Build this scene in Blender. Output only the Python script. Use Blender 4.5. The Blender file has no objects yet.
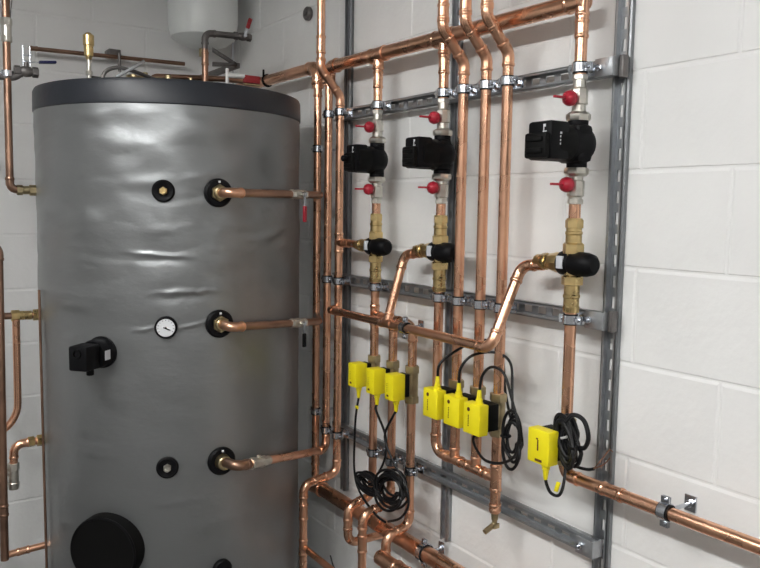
import bpy, bmesh, math, random
from mathutils import Vector as V, Matrix, noise
random.seed(4)
PI = math.pi
scene = bpy.context.scene
COL = scene.collection

# ------------------------------------------------------------------ materials
def nt(name):
    m = bpy.data.materials.new(name); m.use_nodes = True
    t = m.node_tree; b = t.nodes['Principled BSDF']
    return m, t, b
def sock(b, **k):
    for n, v in k.items():
        b.inputs[n.replace('_', ' ')].default_value = v
def mat(name, col, rough=.5, metal=0., vary=0., scale=20., bump=0., bscale=60., spec=None, stretch=None, rvary=0., coat=0.):
    m, t, b = nt(name)
    sock(b, Base_Color=(*col, 1), Roughness=rough, Metallic=metal)
    if spec is not None: b.inputs['Specular IOR Level'].default_value = spec
    if coat: b.inputs['Coat Weight'].default_value = coat
    L = t.links
    tc = t.nodes.new('ShaderNodeTexCoord')
    src = tc.outputs['Object']
    if stretch:
        mp = t.nodes.new('ShaderNodeMapping'); mp.inputs['Scale'].default_value = stretch
        L.new(src, mp.inputs['Vector']); src = mp.outputs['Vector']
    if vary or rvary:
        n = t.nodes.new('ShaderNodeTexNoise'); n.inputs['Scale'].default_value = scale; n.inputs['Detail'].default_value = 2
        L.new(src, n.inputs['Vector'])
        if vary:
            r = t.nodes.new('ShaderNodeMix'); r.data_type = 'RGBA'
            r.inputs['A'].default_value = (*[c * (1 - vary) for c in col], 1)
            r.inputs['B'].default_value = (*[min(1, c * (1 + vary)) for c in col], 1)
            mr = t.nodes.new('ShaderNodeMapRange'); mr.inputs['From Min'].default_value = .3; mr.inputs['From Max'].default_value = .7
            L.new(n.outputs['Fac'], mr.inputs['Value'])
            L.new(mr.outputs['Result'], r.inputs['Factor']); L.new(r.outputs['Result'], b.inputs['Base Color'])
        if rvary:
            mr = t.nodes.new('ShaderNodeMapRange')
            mr.inputs['From Min'].default_value = .3; mr.inputs['From Max'].default_value = .7
            mr.inputs['To Min'].default_value = max(.03, rough - rvary); mr.inputs['To Max'].default_value = rough + rvary
            L.new(n.outputs['Fac'], mr.inputs['Value']); L.new(mr.outputs['Result'], b.inputs['Roughness'])
    if bump:
        n2 = t.nodes.new('ShaderNodeTexNoise'); n2.inputs['Scale'].default_value = bscale; n2.inputs['Detail'].default_value = 4
        L.new(src, n2.inputs['Vector'])
        bp = t.nodes.new('ShaderNodeBump'); bp.inputs['Strength'].default_value = bump; bp.inputs['Distance'].default_value = .01
        L.new(n2.outputs['Fac'], bp.inputs['Height']); L.new(bp.outputs['Normal'], b.inputs['Normal'])
    return m
M = {}
M['copper'] = mat('copper', (.82, .47, .31), .28, 1., vary=.14, scale=9, rvary=.07)
M['copper_old'] = mat('tarnished copper', (.36, .22, .155), .38, 1., vary=.25, scale=12, rvary=.08)
M['brass'] = mat('brass', (.66, .50, .24), .30, 1., vary=.15, scale=30, rvary=.06)
M['brass_dull'] = mat('dull brass', (.46, .38, .23), .38, 1., vary=.2, scale=30)
M['nickel'] = mat('nickel plate', (.66, .64, .58), .30, .9, vary=.12, scale=40)
M['galv'] = mat('galvanised steel', (.43, .45, .47), .40, .82, vary=.06, scale=60, rvary=.05)
M['chrome'] = mat('zinc plate', (.62, .65, .70), .22, 1., vary=.1, scale=60)
M['steel_dark'] = mat('dark steel', (.16, .15, .145), .45, .6, vary=.2, scale=20)
M['rubber'] = mat('black rubber', (.006, .006, .007), .55, spec=.3)
M['black'] = mat('black plastic', (.004, .004, .005), .5, spec=.14)
M['blackmatt'] = mat('matt black plastic', (.004, .004, .004), .6, spec=.14)
M['cable'] = mat('black cable', (.006, .006, .007), .42, spec=.35)
M['red'] = mat('red handle', (.42, .015, .035), .35)
M['red_dark'] = mat('dark red grip', (.30, .02, .025), .45)
M['blue'] = mat('blue grip', (.010, .014, .075), .45)
M['yellow'] = mat('yellow plastic', (.93, .80, .010), .45)
M['yellow_print'] = mat('dark print', (.10, .03, .01), .5)
M['white_print'] = mat('white print', (.75, .76, .78), .5)
M['label'] = mat('pale label', (.62, .64, .68), .4)
M['whiteplastic'] = mat('white plastic', (.78, .78, .76), .4)
M['vessel'] = mat('grey white enamel', (.76, .79, .78), .30)
M['dial'] = mat('dial face', (.72, .74, .76), .35)
M['lid'] = mat('dark lid vinyl', (.015, .018, .025), .42, bump=.06, bscale=40)
M['wall'] = mat('white masonry paint', (.86, .865, .855), .55, vary=.025, scale=5, bump=.10, bscale=55)
M['floor'] = mat('grey floor paint', (.11, .105, .10), .6, vary=.15, scale=8)
M['ceil'] = mat('ceiling paint', (.70, .70, .69), .8)
M['farwall'] = mat('dull masonry paint', (.42, .41, .40), .7, vary=.05, scale=4)
M['lampbody'] = mat('lamp housing', (.75, .75, .75), .5)
def jacket_material():
    m, t, b = nt('silver grey jacket'); L = t.links
    sock(b, Base_Color=(.26, .27, .275, 1), Metallic=.78, Roughness=.40)
    tc = t.nodes.new('ShaderNodeTexCoord'); mp = t.nodes.new('ShaderNodeMapping'); mp.inputs['Scale'].default_value = (1, 1, 2.6); mp.inputs['Rotation'].default_value = (.12, .1, 0)
    L.new(tc.outputs['Object'], mp.inputs['Vector'])
    a = t.nodes.new('ShaderNodeTexNoise'); a.noise_type = 'RIDGED_MULTIFRACTAL'; a.inputs['Scale'].default_value = 4.5; a.inputs['Detail'].default_value = 4; a.inputs['Distortion'].default_value = .5
    k = t.nodes.new('ShaderNodeTexNoise'); k.inputs['Scale'].default_value = 2.2
    c = t.nodes.new('ShaderNodeTexNoise'); c.inputs['Scale'].default_value = 34; c.inputs['Detail'].default_value = 3
    L.new(mp.outputs['Vector'], a.inputs['Vector']); L.new(tc.outputs['Object'], k.inputs['Vector']); L.new(mp.outputs['Vector'], c.inputs['Vector'])
    mr = t.nodes.new('ShaderNodeMapRange'); mr.inputs['From Min'].default_value = .42; mr.inputs['From Max'].default_value = .66
    sx = t.nodes.new('ShaderNodeSeparateXYZ'); L.new(tc.outputs['Object'], sx.inputs['Vector'])
    hz = t.nodes.new('ShaderNodeMapRange'); hz.inputs['From Min'].default_value = .9; hz.inputs['From Max'].default_value = 1.5; hz.inputs['To Min'].default_value = -.14; hz.inputs['To Max'].default_value = .02
    ad = t.nodes.new('ShaderNodeMath'); L.new(sx.outputs['Z'], hz.inputs['Value']); L.new(k.outputs['Fac'], ad.inputs[0]); L.new(hz.outputs['Result'], ad.inputs[1]); L.new(ad.outputs[0], mr.inputs['Value'])
    mu = t.nodes.new('ShaderNodeMath'); mu.operation = 'MULTIPLY'; L.new(a.outputs['Fac'], mu.inputs[0]); L.new(mr.outputs['Result'], mu.inputs[1])
    b1 = t.nodes.new('ShaderNodeBump'); b1.inputs['Strength'].default_value = 1.; b1.inputs['Distance'].default_value = .013; L.new(mu.outputs[0], b1.inputs['Height'])
    b2 = t.nodes.new('ShaderNodeBump'); b2.inputs['Strength'].default_value = .12; b2.inputs['Distance'].default_value = .004; L.new(c.outputs['Fac'], b2.inputs['Height'])
    L.new(b1.outputs['Normal'], b2.inputs['Normal']); L.new(b2.outputs['Normal'], b.inputs['Normal'])
    return m
M['jacket'] = jacket_material()

# ------------------------------------------------------------------ mesh builder
def frame(axis, ref=None):
    z = V(axis).normalized()
    r = V(ref) if ref is not None else (V((0, 0, 1)) if abs(z.z) < .9 else V((1, 0, 0)))
    x = (r - z * r.dot(z))
    if x.length < 1e-6: x = V((0, 1, 0)) - z * z.y
    x.normalize()
    return x, z.cross(x), z
class MB:
    def __init__(s): s.bm = bmesh.new()
    def box(s, c, size, axes=None, bev=0.):
        c = V(c); h = V(size) / 2
        ax = [V(a).normalized() for a in axes] if axes else [V((1, 0, 0)), V((0, 1, 0)), V((0, 0, 1))]
        tmp = bmesh.new(); bmesh.ops.create_cube(tmp, size=1)
        for v in tmp.verts: v.co = V((v.co.x * h.x * 2, v.co.y * h.y * 2, v.co.z * h.z * 2))
        if bev > 0: bmesh.ops.bevel(tmp, geom=list(tmp.edges), offset=bev, segments=2, affect='EDGES', profile=.5)
        for v in tmp.verts: v.co = c + ax[0] * v.co.x + ax[1] * v.co.y + ax[2] * v.co.z
        s.merge(tmp); return s
    def merge(s, tmp):
        vm = {}
        for v in tmp.verts: vm[v] = s.bm.verts.new(v.co)
        for f in tmp.faces:
            try: s.bm.faces.new([vm[v] for v in f.verts])
            except ValueError: pass
        tmp.free()
    def lathe(s, o, axis, prof, seg=20, ref=None):
        """prof: list of (distance along axis, radius)"""
        o = V(o); x, y, z = frame(axis, ref); rings = []
        for d, r in prof:
            if r < 1e-5: rings.append([s.bm.verts.new(o + z * d)])
            else: rings.append([s.bm.verts.new(o + z * d + (x * math.cos(2 * PI * i / seg) + y * math.sin(2 * PI * i / seg)) * r) for i in range(seg)])
        for a, b in zip(rings, rings[1:]):
            for i in range(seg):
                j = (i + 1) % seg
                if len(a) == 1 and len(b) == 1: continue
                if len(a) == 1: s.bm.faces.new((a[0], b[i], b[j]))
                elif len(b) == 1: s.bm.faces.new((a[i], b[0], a[j]))
                else: s.bm.faces.new((a[i], b[i], b[j], a[j]))
        return s
    def cyl(s, a, b, r, seg=20, r2=None, ch=0.):
        a, b = V(a), V(b); L = (b - a).length; r2 = r if r2 is None else r2
        c = min(ch, L / 3)
        pr = [(0, 0), (0, r - c), (c, r), (L - c, r2), (L, r2 - c), (L, 0)] if c else [(0, 0), (0, r), (L, r2), (L, 0)]
        return s.lathe(a, b - a, pr, seg)
    def hexnut(s, a, b, r, ch=.0015): return s.cyl(a, b, r, 6, ch=ch)
    def ring(s, c, axis, ro, ri, h, seg=24):
        h2 = h / 2
        return s.lathe(V(c), axis, [(-h2, ri), (-h2, ro), (h2, ro), (h2, ri), (-h2, ri)], seg)
    def torus(s, c, axis, R, r, seg=28, sub=8):
        return s.lathe(V(c), axis, [(r * math.sin(2 * PI * k / sub), R + r * math.cos(2 * PI * k / sub)) for k in range(sub + 1)], seg)
    def sphere(s, c, r, sc=(1, 1, 1), seg=16):
        tmp = bmesh.new(); bmesh.ops.create_uvsphere(tmp, u_segments=seg, v_segments=seg // 2, radius=r)
        for v in tmp.verts: v.co = V((v.co.x * sc[0], v.co.y * sc[1], v.co.z * sc[2])) + V(c)
        s.merge(tmp); return s
    def tube(s, pts, r, seg=14, caps=True):
        pts = [V(p) for p in pts]; n = len(pts)
        T = [(pts[min(i + 1, n - 1)] - pts[max(i - 1, 0)]).normalized() for i in range(n)]
        x, y, _ = frame(T[0]); rings = []
        for i in range(n):
            x = (x - T[i] * x.dot(T[i])).normalized(); y = T[i].cross(x)
            rr = r[i] if isinstance(r, (list, tuple)) else r
            rings.append([s.bm.verts.new(pts[i] + (x * math.cos(2 * PI * k / seg) + y * math.sin(2 * PI * k / seg)) * rr) for k in range(seg)])
        for a, b in zip(rings, rings[1:]):
            for k in range(seg):
                j = (k + 1) % seg; s.bm.faces.new((a[k], a[j], b[j], b[k]))
        if caps:
            s.bm.faces.new(list(reversed(rings[0]))); s.bm.faces.new(rings[-1])
        return s
    def build(s, name, m, parent=None, smooth=38):
        bmesh.ops.remove_doubles(s.bm, verts=s.bm.verts, dist=1e-6)
        bmesh.ops.recalc_face_normals(s.bm, faces=s.bm.faces)
        me = bpy.data.meshes.new(name); 
        lim = math.radians(smooth)
        for f in s.bm.faces: f.smooth = True
        for e in s.bm.edges:
            if len(e.link_faces) == 2 and e.link_faces[0].normal.angle(e.link_faces[1].normal, 0) > lim: e.smooth = False
        org = V((0, 0, 0))
        if parent is not None: org = parent['_o'] if False else V(parent.location)
        if parent is None:
            vs = s.bm.verts; lo = V([min(v.co[i] for v in vs) for i in range(3)]); hi = V([max(v.co[i] for v in vs) for i in range(3)])
            org = V(((lo.x + hi.x) / 2, (lo.y + hi.y) / 2, lo.z))
        par_abs = ABS.get(parent.name, V((0, 0, 0))) if parent is not None else None
        base = par_abs if parent is not None else org
        for v in s.bm.verts: v.co -= base
        s.bm.to_mesh(me); s.bm.free()
        me.materials.append(M[m] if isinstance(m, str) else m)
        o = bpy.data.objects.new(name, me); COL.objects.link(o)
        if parent is None: o.location = org; ABS[o.name] = org.copy()
        else: o.parent = parent; ABS[o.name] = par_abs.copy()
        return o
ABS = {}          # where each object's origin stands in the room
def tag(o, label, cat, group=None):
    o['label'] = label; o['category'] = cat
    if group: o['group'] = group
    return o
def thing(name, label, cat, loc, group=None):
    o = bpy.data.objects.new(name, None); COL.objects.link(o); o.empty_display_size = .05
    o.location = V(loc); ABS[o.name] = V(loc)
    return tag(o, label, cat, group)
def struct(o): o['kind'] = 'structure'; return o

# wall coordinates: s = distance from the corner along the right wall, d = distance off it, z = height
def W(s, d, z): return V((-d, -s, z))
OUT = V((-1, 0, 0)); ALONG = V((0, -1, 0)); UP = V((0, 0, 1))

def fillet(pts, R):
    pts = [V(p) for p in pts]; out = [pts[0]]; arcs = []
    for i in range(1, len(pts) - 1):
        a, p, b = pts[i - 1], pts[i], pts[i + 1]
        d1 = (p - a).normalized(); d2 = (b - p).normalized(); ang = d1.angle(d2)
        if ang < .03: out.append(p); continue
        t = R * math.tan(ang / 2)
        t = min(t, (p - a).length * .48, (b - p).length * .48); r = t / math.tan(ang / 2)
        n = (d2 - d1 * d1.dot(d2)).normalized(); c = p - d1 * t + n * r
        k = max(4, int(ang / .16)); arc = []
        for q in range(k + 1):
            th = ang * q / k; arc.append(c - n * r * math.cos(th) + d1 * r * math.sin(th))
        out += arc; arcs.append((arc, d1, d2))
    out.append(pts[-1]); return out, arcs
def collar(mb, c, axis, r, L=.010):
    mb.lathe(V(c) - V(axis).normalized() * L / 2, axis, [(0, r * 1.0), (0, r * 1.10), (L * .3, r * 1.20), (L * .7, r * 1.20), (L, r * 1.10), (L, r * 1.0)], 18)
def run(label, pts, r=.014, R=.034, m='copper', name='copper_pipe', cat='pipe', elbows=True, sleeves=(), group=None, tees=()):
    """a soldered pipe run: one tube, an elbow fitting at each bend, sleeve couplings and tees where the photo has them"""
    path, arcs = fillet(pts, R)
    t = thing(name, label, cat, min(path, key=lambda q: q.z), group)
    MB().tube(path, r, 18).build('tube', m, t)
    if elbows:
        for arc, d1, d2 in arcs:
            e = MB(); L = r * 1.1
            e.tube([arc[0] - d1 * L] + arc + [arc[-1] + d2 * L], r * 1.09, 18)
            collar(e, arc[0] - d1 * L, d1, r); collar(e, arc[-1] + d2 * L, d2, r)
            e.build('elbow', m, t)
    for c, ax, L in sleeves:
        e = MB(); c = V(c); ax = V(ax).normalized()
        e.tube([c - ax * L / 2, c + ax * L / 2], r * 1.09, 18)
        collar(e, c - ax * L / 2, ax, r); collar(e, c + ax * L / 2, ax, r)
        e.build('coupling', m, t)
    for c, ax, br, rr in tees:
        e = MB(); c = V(c); ax = V(ax).normalized(); br = V(br).normalized(); L = rr * 2.3
        e.tube([c - ax * L, c + ax * L], r * 1.1, 18); e.tube([c, c + br * (r + rr * 1.3)], rr * 1.1, 16)
        collar(e, c - ax * L, ax, r); collar(e, c + ax * L, ax, r); collar(e, c + br * (r + rr * 1.3), br, rr)
        e.build('tee', m, t)
    return t

# ------------------------------------------------------------------ room
RX, RY, RZ = -3.8, -6.0, 2.62
def block_wall(name, to, length, z0, z1, ref, stag):
    """painted blockwork with recessed joints: to(u, out, z) -> point"""
    mb = MB(); bm = mb.bm; CH, BL, J, B = .225, .45, .0028, .0035
    row0 = 1.9238 - CH * 9
    k = 0
    z = row0
    def quad(*p): bm.faces.new([bm.verts.new(q) for q in p])
    while z < z1:
        off = ref + (0 if (k % 2) == stag else BL / 2)
        u = off - BL * math.ceil(off / BL)
        while u < length:
            ua, ub = max(0, u), min(length, u + BL); za, zb = max(z0, z), min(z1, z + CH)
            if ub - ua > .02 and zb - za > .02:
                o = [(ua, za), (ub, za), (ub, zb), (ua, zb)]
                rim = [(ua + J, za + .0015), (ub - J, za + .0015), (ub - J, zb - J), (ua + J, zb - J)]
                f = [(ua + J + B, za + .0015 + .0022), (ub - J - B, za + .0015 + .0022), (ub - J - B, zb - J - .007), (ua + J + B, zb - J - .007)]
                P0 = [to(a, -.0022, b) for a, b in o]; P1 = [to(a, -.0022, b) for a, b in rim]; P2 = [to(a, 0., b) for a, b in f]
                for i in range(4):
                    j = (i + 1) % 4
                    quad(P0[i], P0[j], P1[j], P1[i]); quad(P1[i], P1[j], P2[j], P2[i])
                quad(*P2)
            u += BL
        z += CH; k += 1
    # solid behind the faces
    ps = [to(0, -.12, z0), to(length, -.12, z0), to(length, -.12, z1), to(0, -.12, z1)]
    fr = [to(0, -.0022, z0), to(length, -.0022, z0), to(length, -.0022, z1), to(0, -.0022, z1)]
    for i in range(4):
        j = (i + 1) % 4; quad(ps[i], ps[j], fr[j], fr[i])
    quad(*ps)
    return struct(mb.build(name, 'wall', None, 2))
block_wall('wall_right', lambda u, o, z: V((-o, -u, z)), -RY, 0, RZ, 2.552, 1)
block_wall('wall_back', lambda u, o, z: V((-u, -o, z)), -RX, 0, RZ, .41, 0)
struct(MB().box((RX / 2, RY / 2, -.05), (-RX + .24, -RY + .24, .1)).build('floor', 'floor'))
struct(MB().box((RX / 2, RY / 2, RZ + .05), (-RX + .24, -RY + .24, .1)).build('ceiling', 'ceil'))
struct(MB().box((RX - .06, RY / 2, RZ / 2), (.12, -RY, RZ)).build('wall_left', 'farwall'))
struct(MB().box((RX / 2, RY - .06, RZ / 2), (-RX + .24, .12, RZ)).build('wall_front', 'farwall'))

# lamps on the ceiling (above and behind the camera)
lm, lt, lb = nt('lit diffuser')
sock(lb, Base_Color=(.9, .9, .9, 1)); lb.inputs['Emission Color'].default_value = (1, .995, .98, 1); lb.inputs['Emission Strength'].default_value = 24
M['lit'] = lm
for i, (x, y, L) in enumerate(((-2.0, -2.3, 1.5), (-2.0, -4.6, 1.5))):
    z0 = RZ - .06
    t = thing('ceiling_light', ['white batten light on the ceiling in front of the camera', 'white batten light on the ceiling behind the camera'][i], 'light', (x, y, z0))
    MB().box((x, y, RZ - .02), (.10, L, .04), bev=.004).build('housing', 'lampbody', t)
    MB().box((x, y, RZ - .055), (.12, L - .04, .03), bev=.01).build('diffuser', 'lit', t)

# ------------------------------------------------------------------ hot water tank
TC = V((-.580, -.83, 0)); TR = .44; ZR0, ZR1 = 1.893, 1.968
def cylpt(az, z, r=TR): a = math.radians(az); return V((TC.x + r * math.sin(a), TC.y - r * math.cos(a), z))
def cyldir(az): a = math.radians(az); return V((math.sin(a), -math.cos(a), 0))
tank = thing('hot_water_tank', 'tall silver-grey jacketed hot water tank with dark lid in the corner', 'water tank', (TC.x, TC.y, 0))
def fold(az, z, a0, z0, w, h, amp, skew=0.):
    x = (az - a0) / w; y = (z - z0 - skew * (az - a0) - .006 * noise.noise(V((az * .35, z0 * 40, 0)))) / h
    if abs(x) > 1: return 0
    return amp * (1 - x * x) ** 2 * math.exp(-y * y) 
creases = [(-24, 1.455, 16, .006, .006, -.0004), (-24, 1.44, 17, .012, -.004, -.0004), (-14, 1.345, 17, .007, .0055, .0002), (-14, 1.33, 17, .014, -.004, .0002),
           (-30, 1.665, 16, .02, .004, .0003), (-3, 1.70, 20, .03, .004, .0012), (-38, 1.78, 22, .03, .005, -.0008), (5, 1.83, 24, .03, .004, .0004),
           (-12, 1.245, 9, .005, .004, .0016), (-30, 1.235, 7, .005, .004, .0016), (-20, 1.53, 15, .016, .003, .0004), (12, 1.47, 16, .02, .003, -.0006),
           (-55, 1.56, 22, .03, .004, .0005), (-58, 1.33, 20, .03, .003, -.0004), (-52, 1.02, 16, .03, .0015, 0), (0, .62, 20, .02, .0015, .0006), (-18, .70, 14, .012, .0015, .0003)]
rng = random.Random(11)
for k in range(46):
    z0 = rng.uniform(.45, 1.87); up = .22 + .78 * max(0, min(1, (z0 - .95) / .6))
    creases.append((rng.uniform(-80, 55), z0, rng.uniform(3, 9), rng.uniform(.004, .008), rng.choice((-1, 1)) * rng.uniform(.0008, .0018) * up, rng.choice((rng.uniform(-.001, .001), rng.uniform(-.001, .001), rng.uniform(.003, .008)))))
mb = MB(); bm = mb.bm; NA, NZ = 360, 400; rows = []
for j in range(NZ + 1):
    z = .06 + (ZR0 + .01 - .06) * j / NZ; row = []
    amp = .22 + .78 * max(0, min(1, (z - .95) / .6))
    for i in range(NA):
        az = -180 + 360 * i / NA; a = math.radians(az)
        p = V((math.sin(a) * 1.6, math.cos(a) * 1.6, z * 4.5))
        d = noise.noise(p * 1.3) * .0045 + noise.noise(p * 3.1 + V((5, 1, 2))) * .0022 + (abs(noise.noise(V((math.sin(a) * 3, math.cos(a) * 3, z * 13)))) - .2) * .0030
        d *= amp
        d += .8 * sum(fold(az, z, *c) for c in creases if abs(az - c[0]) < c[2])
        edge = min(1, (ZR0 + .01 - z) / .05); d *= edge
        row.append(bm.verts.new(cylpt(az, z, TR - .0035 + d)))
    rows.append(row)
for a, b in zip(rows, rows[1:]):
    for i in range(NA): k = (i + 1) % NA; bm.faces.new((a[i], a[k], b[k], b[i]))
bm.faces.new(list(reversed(rows[0])))
mb.build('jacket', 'jacket', tank, 60)
rl = TR + .000
MB().lathe((TC.x, TC.y, 0), UP, [(ZR0, 0), (ZR0, rl - .004), (ZR0 + .004, rl), (ZR1 - .012, rl - .001), (ZR1 - .003, rl - .005), (ZR1, rl - .014), (ZR1 + .004, 0)], 96).build('lid', 'lid', tank)
MB().lathe((TC.x, TC.y, 0), UP, [(0, 0), (0, .40), (.06, .40), (.06, 0)], 48).build('plinth', 'blackmatt', tank)
for nm, az, z, r in (('upper', -1.6, 1.641, .043), ('mid', -1.4, 1.245, .043), ('low', -.8, .815, .044)):
    c = cylpt(az, z); n = cyldir(az)
    fl = MB().lathe(c - n * .012, n, [(0, 0), (0, r), (.016, r), (.021, r - .005), (.021, .026), (.016, .024), (.016, 0)], 36).build('port_collar', 'black', tank)
    MB().box(c + n * .010 + UP * (r - .010), (.006, .004, .006), [n.cross(UP), n, UP]).build('collar_mark', 'white_print', fl)
for az, z, br in ((-22.5, 1.643, 'brass'), (-22.2, .813, 'nickel')):
    c = cylpt(az, z); n = cyldir(az)
    pl = MB().lathe(c - n * .010, n, [(0, 0), (0, .033), (.014, .033), (.019, .028), (.016, .016), (.012, .014), (.012, 0)], 32).build('blanking_collar', 'black', tank)
    MB().hexnut(c, c + n * .012, .0125).lathe(c + n * .012, n, [(0, .010), (.007, .009), (.007, .005), (.003, .004), (.003, 0)], 16).build('plug', br, pl)
c = cylpt(-46, .558); n = cyldir(-46)
mh = MB().lathe(c - n * .03, n, [(0, 0), (0, .110), (.058, .110), (.066, .104), (.066, 0)], 56).build('access_cover', 'blackmatt', tank)
MB().torus(c + n * .034, n, .105, .004, 56).build('cover_rim', 'black', mh)
c = cylpt(-.8, .468); n = cyldir(-.8)
MB().lathe(c - n * .01, n, [(0, 0), (0, .030), (.018, .030), (.022, .026), (.022, 0)], 30).build('drain_collar', 'black', tank)

# dial thermometer and immersion heater head
c = cylpt(-22.1, 1.241); n = cyldir(-22.1)
g = thing('dial_thermometer', 'round white dial thermometer with black rim set in the tank', 'thermometer', c - UP * .032)
MB().lathe(c - n * .006, n, [(0, 0), (0, .033), (.016, .033), (.020, .030), (.017, .027), (.010, .027), (.010, 0)], 36).build('bezel', 'black', g)
MB().cyl(c + n * .0105, c + n * .012, .0265, 32).build('dial', 'dial', g)
rt = n.cross(UP) * -1
q = MB(); q.box(c + n * .0135 + rt * .003 - UP * .003, (.022, .0015, .0022), [(rt * .92 - UP * .38), n, (UP * .92 + rt * .38)])
q.cyl(c + n * .012, c + n * .0155, .0028, 12); q.build('needle', 'black', g)
tk = MB()
for k in range(-5, 6):
    th = k * .42; dv = UP * math.cos(th) + rt * math.sin(th)
    tk.box(c + n * .0124 + dv * .0225, (.0010, .0006, .004), [n.cross(dv), n, dv])
tk.build('dial_ticks', 'black', g)

az = -47.5; c = cylpt(az, 1.163); n = cyldir(az); sd = n.cross(UP) * -1
ih = thing('immersion_heater', 'black immersion heater head with pale label sticking out of the tank', 'heater', c - UP * .05)
MB().lathe(c - n * .008, n, [(0, 0), (0, .048), (.012, .048), (.015, .045), (.03, .043), (.052, .043), (.058, .04), (.058, 0)], 36).build('flange', 'black', ih)
MB().box(c + n * .086 + UP * .000, (.060, .066, .072), [sd, n, UP], bev=.006).build('terminal_box', 'black', ih)
MB().ring(c + n * .121 - sd * .0 + UP * .015, n, .013, .010, .006, 20).build('dial_ring', 'blackmatt', ih)
MB().box(c + n * .035 + sd * .0425, (.001, .026, .028), [sd, n, UP]).build('label_plate', 'label', ih)
MB().cyl(c + n * .06 - UP * .034, c + n * .06 - UP * .058, .011, 14, ch=.002).build('cable_gland', 'black', ih)

# ------------------------------------------------------------------ ball valve (lever)
def ball_valve(label, c, ax, lever_dir, grip, r=.017, L=.075, leverL=.075, body='nickel', side=None, group=None):
    c = V(c); ax = V(ax).normalized(); lv = V(lever_dir).normalized()
    sdir = V(side).normalized() if side is not None else ax.cross(lv).normalized()
    t = thing('ball_valve', label, 'valve', c - UP * r, group)
    b = MB(); h = L / 2
    b.hexnut(c - ax * h, c - ax * (h - .018), r * 1.12); b.hexnut(c + ax * (h - .018), c + ax * h, r * 1.12)
    b.lathe(c - ax * (h - .018), ax, [(0, r * .8), (.004, r), (h - .018, r * 1.15), (2 * h - .040, r), (2 * h - .036, r * .8)], 20)
    b.cyl(c, c + sdir * (r * 1.9), r * .5, 12); b.build('valve_body', body, t)
    p = c + sdir * r * 1.9
    w = ax.cross(lv); w = w.normalized() if w.length > .1 else sdir.cross(lv).normalized()
    lvr = MB().box(p + lv * leverL * .25, (leverL * .55, .010, .003), [lv, sdir.cross(lv), sdir]).cyl(p - sdir * .003, p + sdir * .005, .007, 6)
    lvr.build('lever', 'chrome', t)
    MB().box(p + lv * (leverL * .75) + sdir * .001, (leverL * .62, .015, .009), [lv, sdir.cross(lv), sdir], bev=.003).build('lever_grip', grip, t)
    return t

# tank outlet pipes
def outlet(z0, az, endz, brass_nut):
    pass
def elbow_fitting(parent, c, n, to, r, m):
    """cast elbow leaving the tank along n and turning to the direction 'to'"""
    p1 = V(c) + n * .045
    path, _ = fillet([V(c), p1, p1 + V(to).normalized() * .05], .026)
    e = MB().tube(path, r * 1.25, 18); e.hexnut(V(c) - n * .004, V(c) + n * .02, r * 1.75)
    e.cyl(p1 + V(to).normalized() * .030, p1 + V(to).normalized() * .052, r * 1.45, 8, ch=.002)
    e.build('elbow_union', m, parent)
for nm, lab, z, endp, az in (('u', 'short copper outlet pipe from the upper port of the tank', 1.641, V((-.165, -1.132, 1.645)), -1.6),
                             ('m', 'short copper outlet pipe from the middle port of the tank', 1.245, V((-.165, -1.132, 1.205)), -1.4)):
    c = cylpt(az, z); n = cyldir(az); p1 = c + n * .115
    p1 = V((p1.x + .005, -1.352, z))
    dv = (endp - p1).normalized()
    t = thing('copper_pipe', lab, 'pipe', c - UP * .02)
    MB().tube([p1 + dv * .03, p1 + dv * .31], .0125, 18).build('tube', 'copper_old', t)
    path, _ = fillet([c, p1, p1 + dv * .05], .03)
    e = MB().tube(path, .0145, 18); collar(e, p1 + dv * .05, dv, .0135); e.build('elbow', 'copper', t)
    e = MB(); e.cyl(c - n * .002, c + n * .030, .0225, 20, r2=.020, ch=.003); e.hexnut(c + n * .004, c + n * .018, .026); e.build('port_union', 'brass_dull', t)
    vc = p1 + dv * .345
    tail, _ = fillet([p1 + dv * .38, endp, V((-.095, -.985, endp.z))], .03)
    MB().tube(tail, .0125, 16).build('tail_pipe', 'copper_old', t)
    sdv = dv.cross(UP).normalized()
    if nm == 'u': ball_valve('small nickel ball valve with red lever at the upper tank outlet', vc, dv, -UP, 'red', r=.0145, L=.085, leverL=.085, side=sdv)
    else: ball_valve('small nickel ball valve with black lever at the middle tank outlet', vc, dv, -UP, 'black', r=.0145, L=.085, leverL=.075, side=sdv)
# low outlet runs to the second riser
c = cylpt(-.8, .815); n = cyldir(-.8); p1 = V((-.578, -1.366, .824)); endB = W(1.056, .09, .712)
dv = (endB - p1).normalized()
t = thing('copper_pipe', 'copper pipe from the bottom tank port across to the second riser', 'pipe', c - UP * .03)
path, arcs = fillet([p1 + dv * .05, endB - dv * .0, W(1.056, .09, .83)], .03)
MB().tube(path, .0135, 18).build('tube', 'copper', t)
e = MB()
for arc, d1, d2 in arcs:
    e.tube([arc[0] - d1 * .016] + arc + [arc[-1] + d2 * .016], .0148, 18); collar(e, arc[0] - d1 * .016, d1, .0135); collar(e, arc[-1] + d2 * .016, d2, .0135)
e.build('elbow', 'copper', t)
path, _ = fillet([c, p1, p1 + dv * .06], .03)
e = MB().tube(path, .0155, 18); e.cyl(p1 + dv * .045, p1 + dv * .065, .017, 16, ch=.002); e.build('elbow_union', 'copper_old', t)
e = MB(); e.cyl(c - n * .002, c + n * .032, .025, 20, r2=.022, ch=.003); e.build('port_union', 'brass_dull', t)
vc = p1 + dv * .125
e = MB(); e.hexnut(vc - dv * .05, vc - dv * .03, .0195); e.cyl(vc - dv * .03, vc + dv * .03, .0165, 16); e.hexnut(vc + dv * .012, vc + dv * .034, .019); e.cyl(vc + dv * .034, vc + dv * .06, .0155, 16, ch=.002)
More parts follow.
